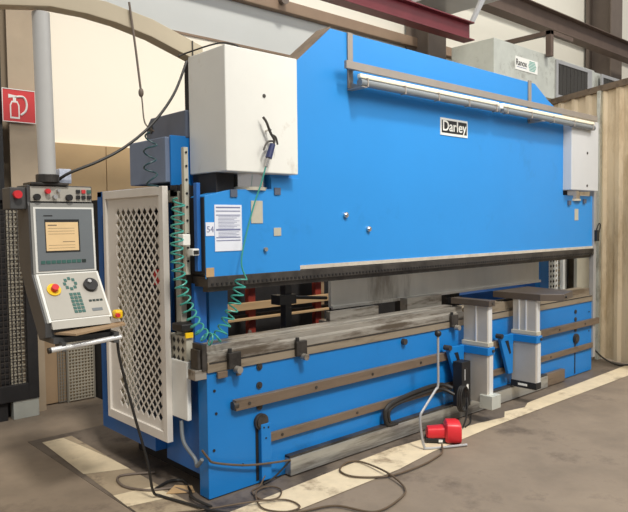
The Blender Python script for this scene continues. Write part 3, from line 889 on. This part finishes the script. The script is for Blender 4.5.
# ================================================================ SHEET SUPPORTS
def sheet_support(x0, label, yb, z_low, upper_top):
    r = empty('sheet_support', (x0 + 0.04, 0.0, z_low), label, 'sheet support', 'sheet support posts on the front guide bars')
    k = MB().box(x0, x0 + 0.075, -0.30, -0.06, z_low, 0.64)
    lo = k.build('lower_column', 'post', r, bevel=0.002)
    MB().box(x0 + 0.028, x0 + 0.08, -0.306, -0.28, z_low, 0.64).build('edge_profile', 'alu_edge', lo, bevel=0.002)
    k = MB().box(x0 + 0.01, x0 + 0.065, -0.295, -0.065, 0.66, upper_top)
    up = k.build('upper_column', 'post', r, bevel=0.002)
    for yy in (-0.20, -0.13) if x0 > 3 else (-0.19,):
        MB().box(x0 + 0.004, x0 + 0.012, yy - 0.006, yy + 0.006, 0.66, upper_top).build('groove', 'alu_edge', up)
    MB().box(x0 + 0.018, x0 + 0.07, -0.302, -0.28, 0.66, upper_top).build('edge_profile', 'alu_edge', up, bevel=0.002)
    MB().box(x0 - 0.003, x0 + 0.078, -0.31, -0.055, 0.635, 0.668).build('clamp_collar', 'label', r, bevel=0.002)
    k = MB().box(x0 - 0.012, x0 + 0.09, -0.315, -0.04, 0.565, 0.628)
    st = k.build('blue_strap', 'blue_bed', r, bevel=0.003)
    MB().cyl((x0 + 0.06, -0.315, 0.597), (x0 + 0.06, -0.325, 0.597), 0.013, n=12).build('strap_bolt', 'steel_dark', st)
    k = MB().prism([(x0 - 0.24, 0.635), (x0 - 0.01, 0.625), (x0 - 0.02, 0.27), (x0 - 0.09, 0.27)], 'y', -0.085, -0.055)
    br = k.build('slanted_bracket', 'blue_bed', r, bevel=0.003)
    MB().prism([(x0 - 0.15, 0.58), (x0 - 0.10, 0.58), (x0 - 0.055, 0.46), (x0 - 0.075, 0.45)], 'y', -0.088, -0.084).build('bracket_slot', 'black', br)
    MB().cyl((x0 - 0.22, -0.04, 0.63), (x0 - 0.22, -0.10, 0.63), 0.022, n=14).build('bracket_roller', 'steel_dark', br, smooth=True)
    k = MB().box(x0 - 0.05, x0 + 0.05, -0.055, -0.042, 0.28, 0.62)
    k.build('mounting_lug', 'steel_dark', r)
    return r


s1 = sheet_support(2.49, 'left one of the two aluminium sheet supports, with a grey foot block and black box', 0.3, 0.17, 0.965)
MB().box(2.47, 2.60, -0.36, -0.24, 0.13, 0.24).build('foot_block', 'galv', s1, bevel=0.003)
bk = MB().box(2.30, 2.42, -0.19, -0.10, 0.15, 0.52).build('black_control_box', 'black', s1, bevel=0.004)
MB().box(2.36, 2.385, -0.193, -0.19, 0.27, 0.33).build('white_label', 'white', bk)
MB().box(2.33, 2.345, -0.193, -0.19, 0.37, 0.46).build('white_label', 'alu', bk)
k = MB().box(2.48, 2.57, -0.325, 0.05, 0.965, 1.015)
ar = k.build('support_arm', 'arm_steel', s1, bevel=0.003)
MB().cyl((2.53, -0.324, 0.99), (2.53, -0.33, 0.99), 0.012, n=12).build('arm_bolt', 'steel_dark', ar)
s2 = sheet_support(3.26, 'right one of the two aluminium sheet supports, carrying a wide dark steel plate', 0.3, 0.14, 0.948)
MB().box(3.255, 3.342, -0.31, -0.055, 0.145, 0.205).build('black_base_box', 'black', s2, bevel=0.003)
MB().box(3.252, 3.256, -0.22, -0.13, 0.165, 0.185).build('white_label', 'white', s2)
k = MB().prism([(3.26, 0.14), (3.26, -0.34), (3.40, -0.49), (3.75, -0.40), (3.88, 0.14)], 'z', 0.948, 1.006)
ar = k.build('support_arm', 'arm_steel', s2, bevel=0.003)
MB().cyl((3.46, -0.47, 0.978), (3.465, -0.486, 0.978), 0.011, n=12).build('arm_bolt', 'black', ar)

# black hose on the bed
k = MB().tube([(1.63, -0.05, 0.135), (1.555, -0.05, 0.143), (1.522, -0.05, 0.211), (1.545, -0.05, 0.270), (1.66, -0.05, 0.308), (1.962, -0.05, 0.338), (2.20, -0.05, 0.335), (2.29, -0.10, 0.30)], 0.017)
k.tube([(1.66, -0.05, 0.130), (1.585, -0.05, 0.150), (1.56, -0.05, 0.211), (1.58, -0.05, 0.255), (1.68, -0.05, 0.283), (1.962, -0.05, 0.305), (2.20, -0.05, 0.30), (2.29, -0.12, 0.25)], 0.014)
tag(k.build('black_hose', 'black_cable', smooth=True), 'black hose bent along the front of the blue bed to the left sheet support', 'hose')
k = MB()
for i in range(3):
    k.tube([(2.25 + 0.055 * math.cos(t) + i * 0.008, -0.215 - i * 0.012, 0.24 + 0.10 * math.sin(t)) for t in [2 * math.pi * j / 16 for j in range(15 + i)]], 0.007)
k.tube([(2.33, -0.20, 0.30), (2.30, -0.24, 0.20), (2.27, -0.25, 0.09), (2.24, -0.24, 0.012)], 0.007)
k.tube([(2.27, -0.24, 0.012), (2.40, -0.20, 0.012), (2.55, -0.10, 0.012)], 0.006)
tag(k.build('coiled_cable', 'black_cable', smooth=True), 'looped black cable hanging beside the black box of the left sheet support', 'cable')

# ================================================================ FOOT PEDAL + BAR
fp = empty('foot_pedal', (1.88, -0.33, 0.0), 'red hooded foot pedal lying on the pale concrete strip', 'foot pedal')
dv = Vector((0.70, -0.71, 0)).normalized()
pv = Vector((0.71, 0.70, 0))
cen = Vector((1.885, -0.32, 0.0))
def P2(a, b, z):
    q = cen + dv * a + pv * b
    return (q.x, q.y, z)
def oriented(sections, seg=16):
    """loft of rounded hood sections: (a, halfwidth, z0, z1)"""
    k = MB()
    pts = []
    for a, hw, z0, z1 in sections:
        for i in range(seg):
            t = 2 * math.pi * i / seg
            cx_, sz_ = math.cos(t), math.sin(t)
            e = 0.45
            xx = math.copysign(abs(cx_) ** e, cx_) * hw
            zz = math.copysign(abs(sz_) ** e, sz_)
            pts.append(P2(a, xx, (z0 + z1) / 2 + zz * (z1 - z0) / 2))
    fs = []
    for j in range(len(sections) - 1):
        for i in range(seg):
            fs.append((j * seg + i, j * seg + (i + 1) % seg, (j + 1) * seg + (i + 1) % seg, (j + 1) * seg + i))
    fs += [list(range(seg))[::-1], list(range((len(sections) - 1) * seg, len(sections) * seg))]
    k.poly(pts, fs)
    return k
oriented([(-0.135, 0.045, 0.045, 0.085), (-0.125, 0.055, 0.035, 0.115), (0.0, 0.06, 0.035, 0.125), (0.04, 0.062, 0.03, 0.13)]).build('pedal_body', 'red', fp, smooth=True)
oriented([(0.0, 0.07, 0.012, 0.145), (0.015, 0.085, 0.006, 0.165), (0.09, 0.09, 0.004, 0.165), (0.115, 0.085, 0.006, 0.155), (0.12, 0.075, 0.012, 0.14)]).build('hood', 'red', fp, smooth=True)
oriented([(-0.14, 0.055, 0.005, 0.045), (0.06, 0.065, 0.005, 0.045)]).build('base', 'black', fp)
k = MB()
k.poly([P2(a, -0.068, z) for a, z in ((-0.05, 0.018), (-0.02, 0.018), (-0.02, 0.038), (-0.05, 0.038))], [(0, 1, 2, 3)])
k.build('white_label', 'white', fp)
fb = empty('pedal_bar', (1.72, -0.33, 0.0), 'bent steel bar with a black ball knob rising from the foot pedal', 'carrying bar')
MB().tube([(1.838, -0.3, 0.80), (1.838, -0.3, 0.62), (1.837, -0.3, 0.44), (1.80, -0.3, 0.40), (1.66, -0.3, 0.285), (1.625, -0.3, 0.24), (1.62, -0.31, 0.15), (1.63, -0.33, 0.03), (1.66, -0.36, 0.013), (1.92, -0.50, 0.013)], 0.0095).build('bar', 'alu', fb, smooth=True)
MB().ball((1.838, -0.3, 0.825), 0.026).build('ball_knob', 'black', fb, smooth=True)

# ================================================================ FLOOR CABLES
def cable(pts, r, name, label, m_='brown_cable'):
    return tag(MB().tube(pts, r).build(name, m_, smooth=True), label, 'cable')
cable([(1.75, -0.40, 0.03), (1.66, -0.47, 0.014), (1.563, -0.50, 0.014), (1.349, -0.53, 0.014), (1.055, -0.505, 0.014), (0.88, -0.359, 0.014), (0.886, -0.215, 0.014), (1.025, -0.143, 0.014), (1.099, -0.205, 0.016), (1.055, -0.471, 0.03), (0.981, -0.684, 0.014), (0.848, -0.775, 0.014), (0.587, -0.801, 0.014), (0.479, -0.586, 0.014), (0.279, -0.506, 0.014), (0.10, -0.40, 0.014), (-0.10, -0.22, 0.014), (-0.27, -0.02, 0.014)], 0.0065,
      'floor_cable', 'long brown cable looping over the pale strip from the red foot pedal to the left')
cable([(0.40, -0.03, 0.06), (0.342, -0.05, 0.014), (0.252, -0.088, 0.014), (0.224, -0.225, 0.014), (0.311, -0.268, 0.014), (0.4, -0.188, 0.016), (0.371, -0.096, 0.016), (0.242, -0.141, 0.028), (0.155, -0.313, 0.014), (0.217, -0.446, 0.014), (0.323, -0.455, 0.014), (0.323, -0.32, 0.014), (0.13, -0.232, 0.030), (-0.105, -0.10, 0.014), (-0.293, 0.007, 0.014)], 0.005,
      'floor_cable', 'thin brown cable in small loops on the floor below the left eccentric hub')
cable([(-0.056, -0.02, 0.33), (-0.02, -0.03, 0.275), (0.026, -0.03, 0.236), (0.245, -0.035, 0.167), (0.442, -0.05, 0.136), (0.575, -0.075, 0.128)], 0.007,
      'bed_cable', 'grey brown cable drooping across the lower left front of the blue bed')
cable([(0.575, -0.075, 0.125), (0.52, -0.05, 0.07), (0.46, -0.04, 0.03), (0.38, -0.04, 0.014)], 0.006, 'bed_cable', 'short dark cable running from the end of the foot rail to the floor', 'black_cable')
cable([(-0.02, 0.62, 0.014), (-0.22, 0.72, 0.014), (-0.28, 0.55, 0.014), (-0.20, 0.38, 0.014), (-0.07, 0.30, 0.014), (-0.03, 0.18, 0.014)], 0.008, 'floor_cable', 'dusty cable curving on the floor below the guard door', 'col_brown')
cable([(-0.16, 0.36, 0.016), (-0.04, 0.40, 0.02), (0.04, 0.36, 0.014), (-0.02, 0.18, 0.014), (-0.08, 0.05, 0.03), (-0.05, -0.10, 0.014)], 0.009, 'floor_cable', 'dark cable bundle lying between the cabinet and the bed', 'black_cable')
cable([(-0.06, 0.20, 0.46), (-0.07, 0.16, 0.34), (-0.03, 0.10, 0.24), (-0.055, 0.04, 0.22), (-0.05, -0.01, 0.27)], 0.012, 'side_cable', 'grey hose hanging under the white cover box beside the bed', 'screen_grey')
cable([(5.02, 0.30, 0.45), (5.12, 0.12, 0.30), (5.22, -0.02, 0.12), (5.40, -0.12, 0.02), (5.60, -0.25, 0.014), (5.8, -0.40, 0.014)], 0.010, 'wall_cable', 'black cable running from the right end of the press along the foot of the partition', 'black_cable')
tag(MB().poly([(-0.14, 0.26, 0.012), (0.0, 0.16, 0.012), (0.03, 0.24, 0.02), (-0.05, 0.31, 0.026), (-0.14, 0.26, 0.008), (0.0, 0.16, 0.008), (0.03, 0.24, 0.008), (-0.05, 0.31, 0.008)], [(0, 1, 2, 3), (4, 5, 6, 7), (0, 1, 5, 4), (1, 2, 6, 5), (2, 3, 7, 6), (3, 0, 4, 7)]).build('crumpled_paper', 'wood'),
    'yellowish scrap of paper on the floor beside the blue bed end', 'paper scrap')

# ================================================================ LEFT BACKGROUND
k = MB()
k.box(-0.20, 0.04, 2.70, 2.712, 0, 9)
k.box(-0.20, 0.04, 2.888, 2.90, 0, 9)
k.box(-0.085, -0.075, 2.712, 2.888, 0, 9)
tag(k.build('steel_column', 'column'), 'beige steel column at the far left edge carrying the red sign', 'column')
k = MB().box(-0.42, -0.25, 2.72, 2.90, 0, 9)
tag(k.build('dark_downpipe', 'black'), 'dark strip of pipework at the left edge beside the beige column', 'pipe')
MBs = MB().box(-0.267, 0.012, 2.66, 2.668, 2.555, 2.838)
sg = MBs.build('fire_extinguisher_sign', 'sign_red')
tag(sg, 'red square fire extinguisher sign with white pictogram on the beige column', 'sign')
YS = 2.657
k = MB()
k.prism([(-0.205, 2.585), (-0.125, 2.585), (-0.125, 2.70), (-0.14, 2.735), (-0.19, 2.735), (-0.205, 2.70)], 'y', YS, 2.66)
k.prism([(-0.178, 2.735), (-0.152, 2.735), (-0.152, 2.765), (-0.178, 2.765)], 'y', YS, 2.66)
k.prism([(-0.215, 2.758), (-0.152, 2.77), (-0.152, 2.782), (-0.215, 2.79)], 'y', YS, 2.66)
k.tube([(-0.152, YS, 2.772), (-0.09, YS, 2.775), (-0.065, YS, 2.72), (-0.075, YS, 2.66), (-0.115, YS, 2.62)], 0.009)
k.build('pictogram', 'white', sg)
k = MB().prism([(-0.194, 2.60), (-0.136, 2.60), (-0.136, 2.695), (-0.146, 2.722), (-0.184, 2.722), (-0.194, 2.695)], 'y', YS - 0.001, YS)
k.build('pictogram_inner', 'sign_red', sg)
k = MB()
for a in ((-0.267, 0.012, 2.555, 2.561), (-0.267, 0.012, 2.832, 2.838), (-0.267, -0.261, 2.561, 2.832), (0.006, 0.012, 2.561, 2.832)):
    k.box(a[0], a[1], 2.657, 2.66, a[2], a[3])
k.build('sign_border', 'white', sg)

# dark framed mesh guard
mg = empty('mesh_guard', (-0.2, 2.6, 0.0), 'dark framed wire mesh guard on a grey foot at the left edge', 'mesh guard')
ga, gb = -1.3, -0.062
k = MB()
k.box(gb - 0.09, gb, 2.57, 2.62, 0.16, 1.97)
k.box(ga, gb - 0.09, 2.57, 2.62, 0.16, 0.30)
k.box(ga, gb - 0.09, 2.57, 2.62, 1.88, 1.97)
k.build('frame', 'void', mg, bevel=0.004)


def grid(name, x0, x1, z0, z1, y, px, pz, r, m_, parent=None):
    k = MB()
    x = x0
    while x <= x1:
        k.box(x - r, x + r, y - r, y + r, z0, z1)
        x += px
    z = z0
    while z <= z1:
        k.box(x0, x1, y - r * 1.4, y - r * 0.4, z - r, z + r)
        z += pz
    return k.build(name, m_, parent)


grid('wire_mesh', ga + 0.02, gb - 0.09, 0.30, 1.88, 2.60, 0.035, 0.05, 0.003, 'wire_dark', mg)
grid('inner_wire_mesh', -0.27, -0.16, 0.30, 1.86, 2.63, 0.028, 0.040, 0.0075, 'mesh_pale', mg)
MB().box(-0.36, -0.285, 2.63, 2.68, 0.16, 1.9).build('inner_upright', 'void', mg)
MB().box(-0.28, -0.065, 2.58, 2.66, 0.0, 0.16).build('foot', 'galv', mg, bevel=0.004)
MB().box(-1.3, -0.32, 2.60, 2.66, 0.0, 0.16).build('skirt', 'void', mg)

k = MB().box(0.0, 0.30, 2.84, 2.87, 0.012, 1.90)
tag(k.build('leaning_board', 'ply', bevel=0.003), 'tan board standing against the wall behind the control console', 'board')
mp_ = empty('wire_fence_panel', (0.42, 2.82, 0), 'pale wire mesh panel standing beside the tan board behind the console', 'mesh panel')
grid('wire_mesh', 0.29, 0.535, 0.02, 1.9, 2.80, 0.030, 0.030, 0.006, 'mesh_pale', mp_)
grid('side_wire_mesh', 0.20, 0.27, 0.02, 1.9, 2.82, 0.024, 0.030, 0.004, 'wire', mp_)
k = MB().box(0.27, 0.285, 2.79, 2.81, 0.0, 1.92)
k.box(0.53, 0.545, 2.79, 2.81, 0.0, 1.92)
k.build('panel_frame', 'wire', mp_)
tag(MB().box(0.56, 0.95, 2.55, 2.88, 0.0, 1.90).build('dark_locker', 'void', bevel=0.004), 'dark cupboard in the gap behind the blue cabinet', 'cupboard')

# pallet rack seen through the machine
rk = empty('pallet_rack', (2.6, 2.4, 0), 'storage rack with red uprights seen through the gap of the press', 'rack')
for x in (2.04, 3.0):
    MB().box(x, x + 0.09, 2.32, 2.38, 0, 1.6).build('upright', 'red_dark', rk)
for z in (0.40, 0.66, 1.10):
    MB().box(1.7, 4.3, 2.34, 2.40, z, z + 0.04).build('shelf_beam', 'red_dark' if z > 1 else 'steel_dark', rk)
MB().box(1.6, 7.2, 2.70, 2.72, 0, 1.6).build('rack_void_sheet', 'void', rk)  # dark sheet put in for the dark void behind the rack
for z, h, y0, lab in ((0.76, 0.075, 2.26, 'thick pale timber plank lying across the rack'), (0.655, 0.022, 2.24, 'thin pale board on the rack below the thick plank'), (1.0, 0.022, 2.24, 'upper thin board on the rack just under the ram')):
    tag(MB().box(1.6, 3.32, y0, y0 + 0.06, z, z + h).build('timber_plank', 'wood', bevel=0.002), lab, 'plank')
tag(MB().box(3.12, 3.26, 2.45, 2.50, 0.10, 1.5).build('plywood_sheet', 'ply', bevel=0.002), 'upright tan plywood sheet seen left of the hanging grey plate', 'plywood')
for x, nm in ((1.96, 'left small grey cone shaped part on the rack behind the die'), (2.40, 'right small grey cone shaped part on the rack behind the die')):
    k = MB().cyl((x, 2.2, 0.36), (x, 2.2, 0.56), 0.06, 0.015, n=14)
    k.box(x - 0.09, x + 0.09, 2.15, 2.25, 0.30, 0.36)
    k.box(x - 0.02, x + 0.02, 2.18, 2.22, 0.0, 0.30)
    tag(k.build('small_stand', 'col_brown'), nm, 'stand')

# ================================================================ UPPER BACKGROUND
def ibeam_x(x0, x1, y, z0, z1, w_, t=0.015):
    k = MB()
    k.box(x0, x1, y - w_ / 2, y + w_ / 2, z0, z0 + t)
    k.box(x0, x1, y - w_ / 2, y + w_ / 2, z1 - t, z1)
    k.box(x0, x1, y - t / 2, y + t / 2, z0 + t, z1 - t)
    return k
tag(ibeam_x(-2, 4.86, 1.5, 3.87, 4.09, 0.16).build('crane_beam', 'red_beam', bevel=0.002), 'dark red steel beam running above the press and ending at the brown column', 'beam')
tag(ibeam_x(4.2, 15, 2.0, 4.64, 4.95, 0.20).build('crane_beam', 'brown_beam', bevel=0.002), 'dark brown steel beam running above the ventilation unit', 'beam')
def hcol(x, y, w_, name_label):
    k = MB()
    k.box(x, x + w_, y, y + 0.02, 0, 9)
    k.box(x, x + w_, y + w_ - 0.02, y + w_, 0, 9)
    k.box(x + w_ / 2 - 0.01, x + w_ / 2 + 0.01, y + 0.02, y + w_ - 0.02, 0, 9)
    return tag(k.build('roof_column', 'col_brown'), name_label, 'column', 'grey brown roof columns')
hcol(5.35, 2.50, 0.40, 'grey brown column behind the ram top, at the end of the red beam')
hcol(10.9, 2.40, 0.50, 'grey brown column at the upper right above the tan partition')
k = MB().prism([(4.80, 4.09), (4.86, 4.09), (5.25, 4.62), (5.15, 4.62)], 'y', 1.42, 1.46)
k.box(4.95, 5.75, 1.46, 2.52, 4.60, 4.64)
tag(k.build('brace', 'alu', bevel=0.002), 'pale diagonal brace above the end of the red beam', 'brace')

vu = empty('ventilation_unit', (6.4, 1.9, 3.4), 'large galvanised ventilation unit high behind the right end of the press', 'ventilation unit')
MB().box(5.41, 6.97, 1.5, 2.16, 3.42, 4.024).build('duct', 'galv', vu, bevel=0.004)
MB().box(6.98, 8.3, 1.52, 2.16, 3.42, 4.024).build('duct', 'galv', vu, bevel=0.004)
MB().box(8.34, 10.0, 1.56, 2.16, 3.42, 4.024).build('duct', 'galv', vu, bevel=0.004)
for a, b in ((7.03, 8.16), (8.5, 9.8)):
    k = MB()
    k.box(a, b, 1.49, 1.52, 3.95, 4.0)
    k.box(a, b, 1.49, 1.52, 3.45, 3.50)
    k.box(a, a + 0.06, 1.49, 1.52, 3.5, 3.95)
    k.box(b - 0.14, b, 1.49, 1.52, 3.5, 3.95)
    fw = k.build('filter_frame', 'alu', vu, bevel=0.002)
    MB().box(a + 0.06, b - 0.10, 1.50, 1.518, 3.5, 3.95).build('filter', 'filter', fw)
    gr = MB()
    for i in range(9):
        x = a + 0.1 + i * (b - a - 0.2) / 8
        gr.box(x - 0.008, x + 0.008, 1.495, 1.50, 3.5, 3.95)
    gr.build('filter_bars', 'steel_dark', fw)
lb_ = MB().box(5.92, 6.50, 1.494, 1.50, 3.70, 3.875).build('unit_label', 'white', vu)
text('label_text', 'Ranox', 0.115, FRONT, (6.07, 1.4925, 3.795), 'black', lb_, font_scale=(0.95, 1.0), bold=0.001)
k = MB()
for i in range(7):
    z = 3.725 + i * 0.02
    k.box(6.25 + 0.01 * abs(3 - i), 6.46 - 0.012 * abs(3 - i), 1.4925, 1.494, z, z + 0.010)
k.build('label_stripes', 'teal', lb_)
MB().box(5.95, 6.2, 1.4925, 1.494, 3.735, 3.742).build('label_line', 'ink', lb_)
k = MB().box(6.69, 6.77, 1.40, 1.48, 3.98, 4.34)
k.box(6.69, 6.77, 1.40, 2.95, 4.28, 4.34)
k.box(6.69, 7.35, 1.40, 1.46, 4.28, 4.34)
tag(k.build('wall_bracket', 'brown_beam', bevel=0.003), 'brown angle bracket on top of the ventilation unit', 'bracket')
k = MB().cyl((2.981, 2.79, 4.309), (2.981, 2.95, 4.309), 0.045, n=24)
k.cyl((2.981, 2.77, 4.309), (2.981, 2.79, 4.309), 0.06, n=24)
tag(k.build('pipe_end', 'col_brown', smooth=True), 'small round dark pipe end on the wall at the top edge, above the ram shoulder', 'pipe')
